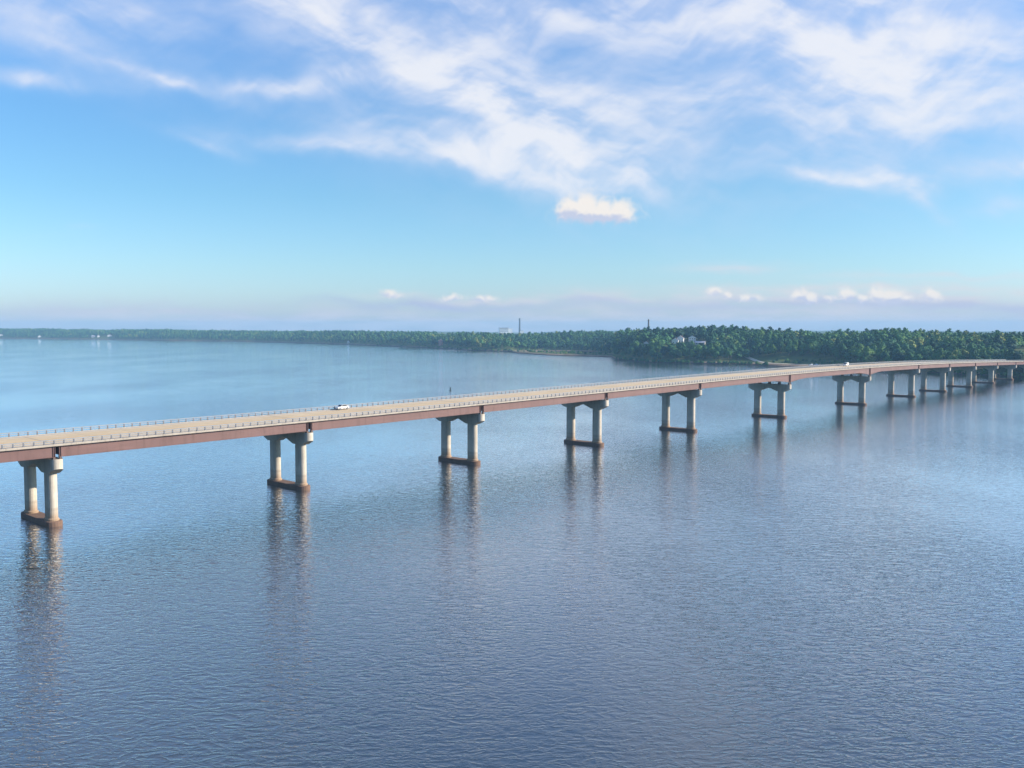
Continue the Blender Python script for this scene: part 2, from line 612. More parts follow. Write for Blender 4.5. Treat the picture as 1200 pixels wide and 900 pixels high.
# deck slab, one part per span so that the expansion joints are real gaps
EDGES = [D_START] + PIERS + [D_END]
for a, b in zip(EDGES[:-1], EDGES[1:]):
    sweep('deck_slab', lambda d: rect(-DECK_OFF + 0.02, DECK_OFF - 0.02, ztop(d), ztop(d) + ZR), a + 0.03, b - 0.03, 6, M_DECK, bridge, uv=True)
for d in PIERS:
    sweep('expansion_joint', lambda q: rect(-9.6, 9.6, ztop(q) + ZR + 0.004, ztop(q) + ZR + 0.012), d - 0.14, d + 0.14, 1, M_JOINT, bridge)
# kerbs along both edges
for sgn in (1, -1):
    lo, hi = sorted((sgn * DECK_OFF, sgn * (DECK_OFF - 0.5)))
    sweep('kerb', lambda d: rect(lo, hi, ztop(d) - 0.04, ztop(d) + ZR + 0.12), D_START, D_END, 6, M_SLAB, bridge)
# painted lines
def line(name, off, w, d0, d1, mat):
    return sweep(name, lambda d: rect(off - w / 2, off + w / 2, ztop(d) + ZR + 0.004, ztop(d) + ZR + 0.007), d0, d1, 6, mat, bridge, caps=False)
for off in (-7.7, 7.7):
    line('edge_line', off, 0.16, D_START, D_END, M_WHITE_LINE)
for off in (-0.22, 0.22):
    line('centre_line', off, 0.16, D_START, D_END, M_YELLOW_LINE)
dash_count = 0
for off in (-3.85, 3.85):
    d = D_START + 2
    while d < 560:
        line('lane_dash', off, 0.15, d, d + 3.0, M_WHITE_LINE)
        d += 12.0


# girders: five plate girders in every span, haunched over the two main piers
def gdepth(d):
    g = 2.30
    for c in I_MAIN:
        t = abs(d - c) / 17.0
        if t < 1: g += 1.30 * (1 - t) ** 1.6
    return g


def girder_profile(off):
    def fn(d):
        t, b = ztop(d) - 0.004, ztop(d) - gdepth(d)
        return [(off - 0.3, b), (off + 0.3, b), (off + 0.3, b + 0.07), (off + 0.05, b + 0.07), (off + 0.05, t - 0.06), (off + 0.26, t - 0.06),
                (off + 0.26, t), (off - 0.26, t), (off - 0.26, t - 0.06), (off - 0.05, t - 0.06), (off - 0.05, b + 0.07), (off - 0.3, b + 0.07)]
    return fn


GIRDERS = [-GIRDER_OFF + i * GIRDER_OFF * 2 / 4 for i in range(5)]
for a, b in zip(EDGES[:-1], EDGES[1:]):
    for off in GIRDERS:
        g = sweep('girder', girder_profile(off), a + 0.30, b - 0.30, 3, M_STEEL, bridge)
    # end stiffeners and cross frames between the girders
    mb = MB()
    def plate(d, o0, o1, z0, z1, th=0.03):
        base = len(mb.v)
        for dd in (d - th, d + th):
            for o, z in ((o0, z0), (o1, z0), (o1, z1), (o0, z1)): mb.v.append(P3(dd, o, z))
        mb.f.extend([tuple(base + i for i in q) for q in ((3, 2, 1, 0), (4, 5, 6, 7), (0, 1, 5, 4), (1, 2, 6, 5), (2, 3, 7, 6), (3, 0, 4, 7))])
    nfr = int((b - a) / 7.5)
    for i in range(nfr + 1):
        d = a + 0.55 + (b - a - 1.1) * i / nfr
        zt, zb = ztop(d) - 0.35, ztop(d) - gdepth(d) + 0.35
        for o0, o1 in zip(GIRDERS[:-1], GIRDERS[1:]):
            plate(d, o0 + 0.06, o1 - 0.06, zb, zb + 0.15)
            plate(d, o0 + 0.06, o1 - 0.06, zt - 0.15, zt)
            if i in (0, nfr): plate(d, o0 + 0.06, o1 - 0.06, zb + 0.16, zt - 0.16)
    tag(obj('cross_frame', mb.mesh('cross_frame', M_STEEL), parent=bridge), kind='stuff')
    for d in (a + 0.42, a + 0.75, b - 0.42, b - 0.75):
        for sg in (-1, 1):
            o = sg * GIRDER_OFF
            mb = MB()
            plate(d, o + sg * 0.055, o + sg * 0.24, ztop(d) - gdepth(d) + 0.08, ztop(d) - 0.07)
            obj('end_stiffener', mb.mesh('end_stiffener', M_STEEL), parent=bridge)

# piers
def obround(Lt, T, n=10):
    """outline, long axis x"""
    c = (Lt - T) / 2
    pts = [(c + T / 2 * math.cos(a), T / 2 * math.sin(a)) for a in np.linspace(-math.pi / 2, math.pi / 2, n)]
    pts += [(-c + T / 2 * math.cos(a), T / 2 * math.sin(a)) for a in np.linspace(math.pi / 2, 3 * math.pi / 2, n)]
    return pts


def loft(layers, name, mat):
    """layers: list of (outline, z)"""
    mb = MB()
    n = len(layers[0][0])
    for o, z in layers:
        mb.v += [(x, y, z) for x, y in o]
    for k in range(len(layers) - 1):
        for i in range(n):
            j = (i + 1) % n
            mb.f.append((k * n + i, k * n + j, (k + 1) * n + j, (k + 1) * n + i))
    mb.f.append(tuple(range(n))[::-1])
    mb.f.append(tuple((len(layers) - 1) * n + i for i in range(n)))
    return mb.mesh(name, mat)


COL_OFF = 1.1511 * HH / 8      # half of the column spacing (5.755 m)
FOOT_TOP = 1.05
footing_me = loft([(obround(16.9, 3.3), -6), (obround(16.9, 3.3), FOOT_TOP - 0.12), (obround(16.66, 3.06), FOOT_TOP)], 'footing', M_FOOT)
plinth_me = loft([(obround(3.9, 2.35), FOOT_TOP), (obround(3.9, 2.35), FOOT_TOP + 0.35), (obround(3.5, 1.95), FOOT_TOP + 0.55)], 'column_base', M_CONC)


def cap_mesh(h_extra=0.0):
    """hammerhead cap, x across the bridge, top at z = 0, rounded ends in plan"""
    T = 2.3
    E = 10.35
    xs = sorted(set([-E, -E + .05, -E + .15, -E + .35, -E + .65, -E + 1.15, -7.6, -7.5, -4.0, -3.9, -0.9, 0.0, 0.9, 3.9, 4.0, 7.5, 7.6, E - 1.15, E - .65, E - .35, E - .15, E - .05, E]))
    def bot(x):
        x = abs(x)
        return -float(np.interp(x, [0, 0.9, 3.95, 7.55, E - 0.35, E], [1.75, 1.85, 3.05, 3.15, 2.05, 1.95]))
    def hw(x):
        r = T / 2
        q = abs(x) - (E - r)
        return r if q <= 0 else max(0.04, math.sqrt(max(0, r * r - q * q)))
    mb = MB()
    for x in xs:
        h = hw(x)
        mb.v += [(x, -h, 0), (x, h, 0), (x, h, bot(x)), (x, -h, bot(x))]
    for i in range(len(xs) - 1):
        for j in range(4):
            jj = (j + 1) % 4
            mb.f.append((i * 4 + j, i * 4 + jj, i * 4 + 4 + jj, i * 4 + 4 + j))
    mb.f.append((0, 1, 2, 3)); mb.f.append(tuple(len(mb.v) - 4 + i for i in (3, 2, 1, 0)))
    return mb.mesh('pier_cap', M_CONC)


cap_me = cap_mesh()
col_cache = {}
for k, d in enumerate(PIERS):
    x, y, h = center(d)
    rz = h - math.pi / 2           # local x points to the camera side of the bridge
    bear = 0.95 if d in I_MAIN else 0.42
    zb = ztop(d) - gdepth(d)
    ztc = zb - bear
    p = empty('pier', (x, y, 0), rz, bridge)
    obj('footing', footing_me, None, p)
    for sg in (-1, 1):
        ztop_col = ztc - 2.6
        me = loft([(obround(3.45, 1.9), FOOT_TOP + 0.5), (obround(3.40, 1.85), ztop_col)], 'column', M_CONC)
        obj('column', me, None, p, (sg * COL_OFF, 0, 0))
        obj('column_base', plinth_me, None, p, (sg * COL_OFF, 0, 0))
    obj('pier_cap', cap_me, None, p, (0, 0, ztc))
    for off in GIRDERS:
        for dd in (-0.62, 0.62):
            mb = MB()
            mb.box(-0.42, 0.42, -0.30, 0.30, 0.0, bear * 0.45)
            mb.box(-0.26, 0.26, -0.20, 0.20, bear * 0.45 + 0.001, bear - 0.004)
            obj('bearing', mb.mesh('bearing', M_BEAR), None, p, (off, dd, ztc))

# railings: two rails on posts
post_mb = MB()
post_mb.prism([(-0.13, 0), (0.13, 0), (0.08, 0.80), (-0.03, 0.84), (-0.08, 0.78)], 'y', -0.12, 0.12)
post_mb.box(-0.18, 0.18, -0.17, 0.17, 0, 0.03)
post_me = post_mb.mesh('post', M_POST)
POST_D = 1.9
posts = []
for sgn in (1, -1):
    ro = sgn * (DECK_OFF - 0.25)
    z0 = ZR + 0.12
    rail = sweep('railing', lambda d: rect(ro - 0.09, ro + 0.09, ztop(d) + z0 + 0.74, ztop(d) + z0 + 0.92), D_START, D_END, 6, M_RAIL, bridge)
    sweep('lower_rail', lambda d: rect(ro - 0.07, ro + 0.07, ztop(d) + z0 + 0.34, ztop(d) + z0 + 0.50), D_START, D_END, 6, M_RAIL, rail)
    d = D_START + 0.8
    while d < D_END:
        posts.append((sgn, ro, d, z0, rail)); d += POST_D
# the posts that show largest stand singly, the far ones are too small to tell apart
def post_rank(q):
    x, y, _ = center(q[2])
    seen = abs(math.atan2(x, y)) < R(29.5)
    return (0 if seen else 1, math.hypot(x, y))
posts.sort(key=post_rank)
far_mb = {1: MB(), -1: MB()}
far_rail = {}
for i, (sgn, ro, d, z0, rail) in enumerate(posts):
    x, y, z = P3(d, ro, ztop(d) + z0)
    h = center(d)[2]
    if i < 300:
        obj('post', post_me, None, rail, (x, y, z), h - math.pi / 2)
    else:
        c, s = math.cos(h - math.pi / 2), math.sin(h - math.pi / 2)
        mb = far_mb[sgn]; b = len(mb.v)
        for vx, vy, vz in post_mb.v: mb.v.append((x + c * vx - s * vy, y + s * vx + c * vy, z + vz))
        mb.f.extend(tuple(b + q for q in fc) for fc in post_mb.f)
        far_rail[sgn] = rail
for sgn in (1, -1):
    tag(obj('distant_posts', far_mb[sgn].mesh('distant_posts', M_POST), parent=far_rail[sgn]), kind='stuff')

# ------------------------------------------------------------------ water
def water_material():
    M = Mat('lake_water')
    pos = M.geopos()
    # wind-roughened and calmer patches
    patch = M.noise(M.geopos((1, 0.45, 1), (0, 0, R(20))), 0.012, 3, 0.5)
    amp = M.smooth(patch, 0.30, 0.70, 0.45, 1.35)
    w1 = M.noise(M.geopos((0.48, 0.95, 1), (0, 0, R(-8))), 0.82, 3, 0.55, 0.3)
    w2 = M.noise(M.geopos((0.55, 1.0, 1), (0, 0, R(14))), 2.6, 3, 0.6, 0.3)
    w3 = M.noise(M.geopos((0.35, 0.9, 1), (0, 0, R(-30))), 0.16, 2, 0.5)
    # short steep crests between broad flat troughs
    w1 = M.math('SUBTRACT', 1.0, M.math('ABSOLUTE', M.math('MULTIPLY', M.math('SUBTRACT', w1, 0.5), 3.2)), clamp=True)
    w1 = M.math('POWER', w1, 2.2)
    h = M.math('ADD', M.math('MULTIPLY', w1, WAVE[0]), M.math('MULTIPLY', w2, WAVE[1]))
    h = M.math('MULTIPLY', h, amp)
    w4 = M.noise(M.geopos((0.07, 0.55, 1), (0, 0, R(38))), 0.9, 2, 0.5, 0.2)     # long low wake lines crossing the chop
    h = M.math('ADD', h, M.math('MULTIPLY', M.math('MULTIPLY', w4, WAVE[3]), M.smooth(patch, 0.45, 0.62)))
    h = M.math('ADD', h, M.math('MULTIPLY', w3, WAVE[2]))
    b = M.n('ShaderNodeBump')
    b.inputs['Strength'].default_value = 1.0
    b.inputs['Distance'].default_value = 1.0
    M.l(h, b.inputs['Height'])
    fr = M.n('ShaderNodeFresnel'); fr.inputs['IOR'].default_value = 1.36
    gl = M.n('ShaderNodeBsdfGlossy'); gl.inputs['Roughness'].default_value = WATER_ROUGH
    gl.inputs['Color'].default_value = (0.98, 0.985, 1.0, 1)
    df = M.n('ShaderNodeBsdfDiffuse'); df.inputs['Color'].default_value = (*WATER_BODY, 1)
    for n_ in (fr, gl, df): M.l(b.outputs[0], n_.inputs['Normal'])
    mx = M.n('ShaderNodeMixShader')
    M.l(M.math('ADD', M.math('MULTIPLY', fr.outputs[0], WATER_GLOSS), 0.015, clamp=True), mx.inputs[0])
    M.l(df.outputs[0], mx.inputs[1]); M.l(gl.outputs[0], mx.inputs[2])
    M.l(mx.outputs[0], M.nt.nodes['Material Output'].inputs['Surface'])
    M.nt.nodes.remove(M.b)
    return M.m


WAVE = (0.052, 0.014, 0.02, 0.035)
WATER_BODY = (0.024, 0.040, 0.054)
WATER_ROUGH = 0.035
WATER_GLOSS = 2.25
M_WATER = water_material()
me = bpy.data.meshes.new('water')
me.from_pydata([(-7200, -1200, 0), (7200, -1200, 0), (7200, 8200, 0), (-7200, 8200, 0)], [], [(0, 1, 2, 3)])
tag(obj('water', me, M_WATER), kind='structure')

# ------------------------------------------------------------------ land beyond the water
def ground_r(y):                 # distance of a point of the water seen in picture row y
    return CAM_H * F_PX / (y - 384.55)


SHORE = [(-700, 4900, 28, 300, 25, 0), (-300, 4500, 27, 300, 25, 0), (0, ground_r(395.2), 25, 260, 22, 0), (100, ground_r(396.4), 22, 250, 22, 0), (200, ground_r(398.2), 20, 220, 18, 0),
         (300, ground_r(399.8), 19, 200, 16, 0), (400, ground_r(403), 18.5, 180, 14, 0), (500, ground_r(407.3), 18, 160, 13, 0), (560, ground_r(410.8), 14, 150, 13, 0),
         (597, ground_r(412.0), 10.5, 160, 24, 0), (604, ground_r(414.0), 9.5, 330, 180, 1), (640, ground_r(416.2), 12, 440, 270, 1), (690, ground_r(417.6), 16.5, 420, 250, 1), (717, ground_r(418.4), 18, 340, 180, 1),
         (722, ground_r(420.8), 20, 180, 5, 0), (760, ground_r(424), 23, 170, 5, 0), (830, ground_r(425.2), 24, 190, 6, 0), (868, ground_r(425.6), 24, 190, 26, 0), (885, ground_r(426.2), 23, 190, 60, 0), (915, ground_r(427.6), 22, 190, 72, 0),
         (955, ground_r(428.6), 22, 190, 62, 0), (985, ground_r(429.4), 23, 190, 30, 0), (1010, ground_r(430), 22.5, 190, 8, 0), (1060, ground_r(431.2), 20.5, 200, 5, 0), (1120, ground_r(433), 19.5, 200, 5, 0), (1200, ground_r(435.2), 19.5, 210, 5, 0),
         (1400, ground_r(439), 20, 220, 6, 0), (1800, ground_r(441), 22, 220, 6, 0)]
S_AZ = np.array([math.atan((q[0] - 600) / F_PX) for q in SHORE])
S_R, S_H, S_L, S_T, S_SP = (np.array([q[i] for q in SHORE], float) for i in (1, 2, 3, 4, 5))


def vnoise(x, y, seed=0):
    """smooth value noise, arrays in"""
    xi, yi = np.floor(x).astype(np.int64), np.floor(y).astype(np.int64)
    xf, yf = x - xi, y - yi
    xf = xf * xf * (3 - 2 * xf); yf = yf * yf * (3 - 2 * yf)
    def hsh(a, b):
        n = (a * 374761393 + b * 668265263 + seed * 974711) & 0x7fffffff
        n = ((n ^ (n >> 13)) * 1274126177) & 0x7fffffff
        return ((n ^ (n >> 16)) & 0xffff) / 65535.0
    return (hsh(xi, yi) * (1 - xf) + hsh(xi + 1, yi) * xf) * (1 - yf) + (hsh(xi, yi + 1) * (1 - xf) + hsh(xi + 1, yi + 1) * xf) * yf


def shore_r(az):
    r = np.interp(az, S_AZ, S_R)
    s = az * r
    return r + (vnoise(s / 45 + 7, s * 0 + 3, 1) - 0.5) * 16 + (vnoise(s / 14, s * 0 + 9, 2) - 0.5) * 6


def land(az, r):
    """ground height"""
    t = r - shore_r(az)
    H_, Ln, Tb, Sp = (np.interp(az, S_AZ, q) for q in (S_H, S_L, S_T, S_SP))
    x, y = np.sin(az) * r, np.cos(az) * r
    low = np.minimum(Tb, 40.0)
    bank = np.interp(t, [-80, -4, 0, 3, 9, 25], [-5, -0.5, 0.05, 0.9, 1.9, 2.4])
    k = np.clip((t - low * 0.8) / Ln, 0, 1)
    k = np.where(Sp > 0.5, np.clip((t - Tb) / 170, 0, 1), k)
    k = np.sin(k * math.pi / 2) ** 1.15
    und = (vnoise(x / 130, y / 130, 3) - 0.5) * 7 + (vnoise(x / 50, y / 50, 4) - 0.5) * 3
    z = bank + np.maximum(H_ - 2.4, 0) * k + und * np.clip((t - 30) / 150, 0, 1)
    # the road leaves the bridge on a cut through the bank
    dx, dy = x - END[0], y - END[1]
    al = dx * math.cos(END[2]) + dy * math.sin(END[2]); ac = -dx * math.sin(END[2]) + dy * math.cos(END[2])
    cut = (al > -25) & (np.abs(ac) < 17)
    return np.where(cut, np.minimum(z, ROAD_Z - 0.6), z)


END = center(D_END)
ROAD_Z = ztop(D_END)

AZ = np.concatenate([np.linspace(R(-50), R(-2.2), 240, endpoint=False), np.linspace(R(-2.2), R(34), 420, endpoint=False), np.linspace(R(34), R(48), 40)])
TT = np.array([-80, -30, -8, -4, -1.5, 0, 1.5, 3, 5, 9, 14, 20, 28, 38, 50, 65, 80, 100, 120, 145, 170, 200, 240, 290, 360, 460, 600, 800, 1100, 1500, 2100, 2800])
ga, gt = np.meshgrid(AZ, TT, indexing='ij')
gr = shore_r(ga) + gt
gr[:, -1] = np.maximum(gr[:, -1], 6500); gr[:, -2] = np.maximum(gr[:, -2], 4800)
gz = land(ga, gr)
gv = np.stack([np.sin(ga) * gr, np.cos(ga) * gr, gz], -1).reshape(-1, 3)
nA, nT = len(AZ), len(TT)
ii, jj = np.meshgrid(np.arange(nA - 1), np.arange(nT - 1), indexing='ij')
q0 = (ii * nT + jj).ravel()
gf = np.stack([q0, q0 + nT, q0 + nT + 1, q0 + 1], 1)[:, ::-1]


def np_mesh(name, v, f, mat, tint=None, smooth=False):
    me = bpy.data.meshes.new(name)
    me.vertices.add(len(v)); me.vertices.foreach_set('co', np.ascontiguousarray(v, np.float32).ravel())
    k = f.shape[1]
    me.loops.add(f.size); me.loops.foreach_set('vertex_index', np.ascontiguousarray(f, np.int32).ravel())
    me.polygons.add(len(f)); me.polygons.foreach_set('loop_start', np.arange(0, f.size, k, dtype=np.int32))
    me.update(calc_edges=True)
    if smooth: me.polygons.foreach_set('use_smooth', np.ones(len(f), bool))
    if tint is not None:
        a = me.attributes.new('tint', 'FLOAT', 'POINT'); a.data.foreach_set('value', np.ascontiguousarray(tint, np.float32))
    me.materials.append(mat)
    return me


def land_material():
    M = Mat('shore_ground')
    pos = M.geopos()
    sp = M.n('ShaderNodeSeparateXYZ'); M.l(pos, sp.inputs[0])
    nz = M.noise(pos, 0.06, 5, 0.6)
    n2 = M.noise(pos, 0.5, 4, 0.6)
    z = M.math('ADD', sp.outputs[2], M.math('MULTIPLY', M.math('SUBTRACT', n2, 0.5), 1.2))
    grass = M.ramp(nz, [(0.3, (0.055, 0.085, 0.025)), (0.55, (0.10, 0.13, 0.045)), (0.75, (0.17, 0.17, 0.075))])
    bankc = M.ramp(nz, [(0.3, (0.16, 0.10, 0.07)), (0.55, (0.26, 0.19, 0.13)), (0.75, (0.36, 0.28, 0.19))])
    wet = M.ramp(n2, [(0.3, (0.035, 0.032, 0.028)), (0.7, (0.09, 0.075, 0.06))])
    c = M.mix(M.smooth(z, 0.7, 1.1), wet, bankc)
    c = M.mix(M.smooth(z, 1.7, 2.5), c, grass)
    M.color(c).set(Roughness=0.95)
    M.b.inputs['Specular IOR Level'].default_value = 0.15
    return M.m


M_LAND = land_material()
tag(obj('hills', np_mesh('hills', gv, gf, M_LAND, smooth=True)), kind='structure')


def ground_at(px, r):
    az = math.atan((px - 600) / F_PX)
    return math.sin(az) * r, math.cos(az) * r, float(land(np.array([az]), np.array([r]))[0])


# ------------------------------------------------------------------ trees
def foliage_material(name, attr):
    M = Mat(name)
    if attr:
        a = M.n('ShaderNodeAttribute'); a.attribute_name = 'tint'
        t = a.outputs['Fac']
    else:
        o = M.n('ShaderNodeObjectInfo'); sc_ = M.n('ShaderNodeSeparateColor'); M.l(o.outputs['Color'], sc_.inputs[0]); t = sc_.outputs[0]
    c = M.ramp(t, [(0.0, (0.012, 0.052, 0.036)), (0.2, (0.022, 0.085, 0.046)), (0.45, (0.040, 0.130, 0.050)), (0.7, (0.072, 0.180, 0.052)), (0.9, (0.125, 0.225, 0.056)), (1.0, (0.200, 0.235, 0.065))])
    n = M.noise(M.geopos(), 0.45, 3, 0.6)
    c = M.mix(M.smooth(n, 0.3, 0.7, 0.0, 0.5), c, M.mix(1.0, c, (0.55, 0.60, 0.55, 1), 'MULTIPLY'))
    M.color(c).set(Roughness=0.75)
    M.b.inputs['Specular IOR Level'].default_value = 0.2
    return M.m


M_LEAF = foliage_material('tree_leaves', False)
M_FOREST = foliage_material('forest_leaves', True)
M_BARK = plain('bark', (0.16, 0.13, 0.10), 0.9, 0.25, 0.8)


def ico(sub):
    bm = bmesh.new(); bmesh.ops.create_icosphere(bm, subdivisions=sub, radius=1.0)
    v = np.array([q.co[:] for q in bm.verts]); f = np.array([[q.index for q in p.verts] for p in bm.faces])
    bm.free()
    return v, f


ICO1, ICO1F = ico(1)


def crown(seed, height, width, base, lumps, leaves, leaf, conic=False):
    """leaf clumps spread over uneven lobes round a leafy core; triangles only"""
    g = np.random.default_rng(seed)
    V, F = [], []
    hc = height - base
    L = []
    for i in range(lumps):
        t = (i + 0.5) / lumps
        z = base + hc * (0.12 + 0.78 * t)
        prof = (1 - t) ** 0.8 * 0.95 + 0.06 if conic else math.sin(math.pi * (0.16 + 0.74 * t)) ** 0.7
        a = g.uniform(0, 6.283) + i * 2.4
        rr = width / 2 * prof * g.uniform(0.30, 0.62)
        L.append((math.cos(a) * rr, math.sin(a) * rr, z, width / 2 * prof * g.uniform(0.42, 0.62) + 0.25))
    # core
    n = 0
    L.append((0, 0, base + hc * 0.52, width * 0.36))
    for (x, y, z, r) in L:
        vv = ICO1 * (r * 0.80) * np.array([1, 1, 0.85]) * g.uniform(0.8, 1.15, (len(ICO1), 1)) + [x, y, z]
        V.append(vv); F.append(ICO1F + n); n += len(vv)
    for k in range(leaves):
        x, y, z, r = L[g.integers(len(L))]
        u = g.normal(size=3); u /= np.linalg.norm(u)
        if u[2] < -0.5: u[2] *= -1
        c = np.array([x, y, z]) + u * r * np.array([1, 1, 0.9]) * g.uniform(0.75, 1.18)
        nn = u + g.normal(size=3) * 0.32; nn /= np.linalg.norm(nn)
        a = np.cross(nn, g.normal(size=3)); a /= np.linalg.norm(a); b = np.cross(nn, a)
        s = leaf * g.uniform(0.6, 1.3)
        q = np.array([c + a * s * g.uniform(.4, .7), c + b * s * g.uniform(.4, .7), c - a * s * g.uniform(.4, .7), c - b * s * g.uniform(.4, .7)])
        V.append(q); F.append(np.array([[0, 1, 2], [0, 2, 3]]) + n); n += 4
    return np.concatenate(V), np.concatenate(F)


def trunk_mesh(seed, h, r):
    g = random.Random(seed)
    mb = MB()
    mb.lathe([(r * 1.5, -0.8), (r, 0.8), (r * 0.8, h * 0.5), (r * 0.4, h)], 7)
    for i in range(3):       # limbs
        a = g.uniform(0, 6.28) + i * 2.1
        b = len(mb.v); z0 = h * g.uniform(0.45, 0.7)
        ex, ey, ez = math.cos(a) * h * .28, math.sin(a) * h * .28, z0 + h * 0.3
        for (px, py, pz, rr) in ((0, 0, z0, r * .5), (ex, ey, ez, r * .15)):
            for j in range(4):
                t = math.pi / 2 * j
                mb.v.append((px + rr * math.cos(t), py + rr * math.sin(t), pz))
        for j in range(4): mb.f.append((b + j, b + (j + 1) % 4, b + 4 + (j + 1) % 4, b + 4 + j))
    return mb.mesh('trunk', M_BARK)


NEAR_KINDS = []           # prototypes for the single trees
for k, (h, w, bs, lu, lv, cf, con) in enumerate([(17, 12, 3.5, 9, 330, 1.3, 0), (19, 13.5, 4.5, 10, 360, 1.4, 0), (15, 11.5, 2.5, 9, 300, 1.25, 0), (21, 12, 6.0, 9, 340, 1.3, 0),
                                               (13, 10, 2.0, 8, 260, 1.15, 0), (18, 15, 4.0, 11, 380, 1.4, 0), (20, 6.5, 3.0, 9, 280, 1.0, 1), (22, 7.5, 7.0, 8, 260, 1.1, 1)]):
    v, f = crown(100 + k, h, w, bs, lu, lv, cf, con)
    NEAR_KINDS.append((np_mesh('crown', v, f, M_LEAF), trunk_mesh(50 + k, h * 0.62, 0.28), h, w))
MID_KINDS = [crown(200 + k, h, w, bs, 6, 60, 1.7, c) for k, (h, w, bs, c) in enumerate([(17, 12.5, 2.5, 0), (19, 14, 3, 0), (15, 12, 2, 0), (20, 12, 4, 0), (18, 15, 2, 0), (20, 8, 3, 1), (14, 14, 1, 0), (21, 11.5, 6, 0), (16, 9, 2, 0), (17, 16, 3, 0)])]
FAR_KINDS = [crown(300 + k, h, w, 1.0, 2, 8, 2.8, 0) for k, (h, w) in enumerate([(16, 11), (18, 12), (14, 11), (19, 9)])]

BUILD_CLEAR = []          # (x, y, radius) kept free of trees
def near_pts():
    """jittered rows of trees over the land, from the front edge to just over the skyline"""
    out = []
    r = 780.0
    while r < 5600:
        sp = 9.0 if r < 1500 else (9.8 if r < 2000 else 10.5)
        n = int(R(84) * r / sp)
        az = R(-38) + (np.arange(n) + rng.uniform(0.1, 0.9, n)) * sp / r
        rr = r + rng.uniform(-0.45, 0.45, n) * sp
        t = rr - shore_r(az)
        tb = np.interp(az, S_AZ, S_T); ln = np.interp(az, S_AZ, S_L)
        edge = tb + (vnoise(az * r / 18, az * 0 + 5, 8) - 0.35) * np.minimum(tb, 20) * 0.8
        depth = np.where(rr < 1900, 150, 230)
        ok = (t > edge) & (t < ln + depth) & ((az > R(-30)) | (rr > 3000)) & (az < R(36))
        out.append(np.stack([az[ok], rr[ok], t[ok] - edge[ok]], 1))
        r += sp * 0.92
    return np.concatenate(out)


# ---- positions of the buildings, so that the wood leaves room for them (picture column, distance, half width, clear depth in front)
HOUSES = [  # px, r, width, depth, wall h, roof h, wall colour key, label
    (791, 1205, 8, 7, 4.6, 2.6, 'white', 'small white gabled house, left one of the pair on the wooded headland'),
    (797, 1216, 9, 7, 5.4, 3.0, 'white', 'white two-storey house in the middle of the headland houses'),
    (811, 1222, 9, 8, 6.0, 2.2, 'white', 'tall white house with hipped roof above the long grey roof on the headland'),
    (820.5, 1196, 12, 6, 2.6, 1.6, 'grey', 'low long grey-roofed building lowest among the headland houses'),
    (757, 1212, 6, 5, 3.6, 2.0, 'white', 'single tiny white cottage among trees at the left of the headland'),
    (516.5, ground_r(407.9) + 20, 8, 7, 9.5, 3.2, 'pink', 'narrow pinkish tower house standing on the far shore'),
    (2, ground_r(395.2) + 70, 11, 8, 4.5, 2.5, 'white', 'white house on the far shore at the left edge of the picture'),
    (47, ground_r(395.8) + 70, 11, 8, 4.5, 3, 'white', 'white house on the far shore between the left edge and the lawn'),
    (110, ground_r(396.5) + 46, 12, 8, 4, 3, 'grey', 'grey-roofed house at the left end of the far shore lawn'),
    (116, ground_r(396.6) + 55, 8, 8, 4.5, 2.5, 'white', 'small white house in the middle of the far shore lawn'),
    (129, ground_r(396.7) + 55, 14, 9, 4.5, 3, 'white', 'wide white house at the right end of the far shore lawn'),
    (408.5, ground_r(403.3) + 22, 5, 5, 4, 3.5, 'white', 'slim white boathouse with steep gable on the far left shore'),
]
CLEAR = []     # (azimuth, half width in radians, r of the building, eye-level limit height there)
for (px, r, w, dp, wh, rh, ck, lb) in HOUSES:
    x, y, z = ground_at(px, r)
    CLEAR.append((math.atan((px - 600) / F_PX), (w / 2 + 3.5) / r, r, z + (0.8 if r < 1300 else 1.5), dp))

pts = near_pts()
taz, tr, tdepth = pts[:, 0], pts[:, 1], pts[:, 2]
tx, ty = np.sin(taz) * tr, np.cos(taz) * tr
tz = land(taz, tr)
# the wood has patches of taller and lower trees
tsc = 0.70 + 0.22 * vnoise(tx / 34, ty / 34, 21) + rng.uniform(-0.14, 0.15, len(tx))
tsc *= np.where(tdepth < 9, rng.uniform(0.55, 0.95, len(tx)), 1.0)
keep = np.ones(len(tx), bool)
for (a, hw, r, zl, dp) in CLEAR:
    near_b = (np.abs(taz - a) * r < hw * r + 2.5) & (np.abs(tr - r) < dp / 2 + 4)
    keep &= ~near_b
    front = (np.abs(taz - a) < hw) & (tr < r) & (tr > r - 300)
    lim = CAM_H + (zl - CAM_H) * tr / r
    s = (lim - tz) / 18.5
    tsc = np.where(front, np.minimum(tsc, np.maximum(s, 0.0)), tsc)
    keep &= ~(front & (tsc < 0.22))
# lawn on the far left shore
lawn = (taz > math.atan((103 - 600) / F_PX)) & (taz < math.atan((134 - 600) / F_PX)) & (tr < ground_r(396.6) + 60)
keep &= ~lawn
# the road cutting at the end of the bridge
dx, dy = tx - END[0], ty - END[1]
al = dx * math.cos(END[2]) + dy * math.sin(END[2]); ac = -dx * math.sin(END[2]) + dy * math.cos(END[2])
keep &= ~((al > -60) & (np.abs(ac) < 24))
taz, tr, tdepth, tx, ty, tz, tsc = (q[keep] for q in (taz, tr, tdepth, tx, ty, tz, tsc))
tnt = np.clip(0.14 + 0.66 * vnoise(tx / 55, ty / 55, 31) + rng.normal(0, 0.25, len(tx)), 0.0, 1.0)

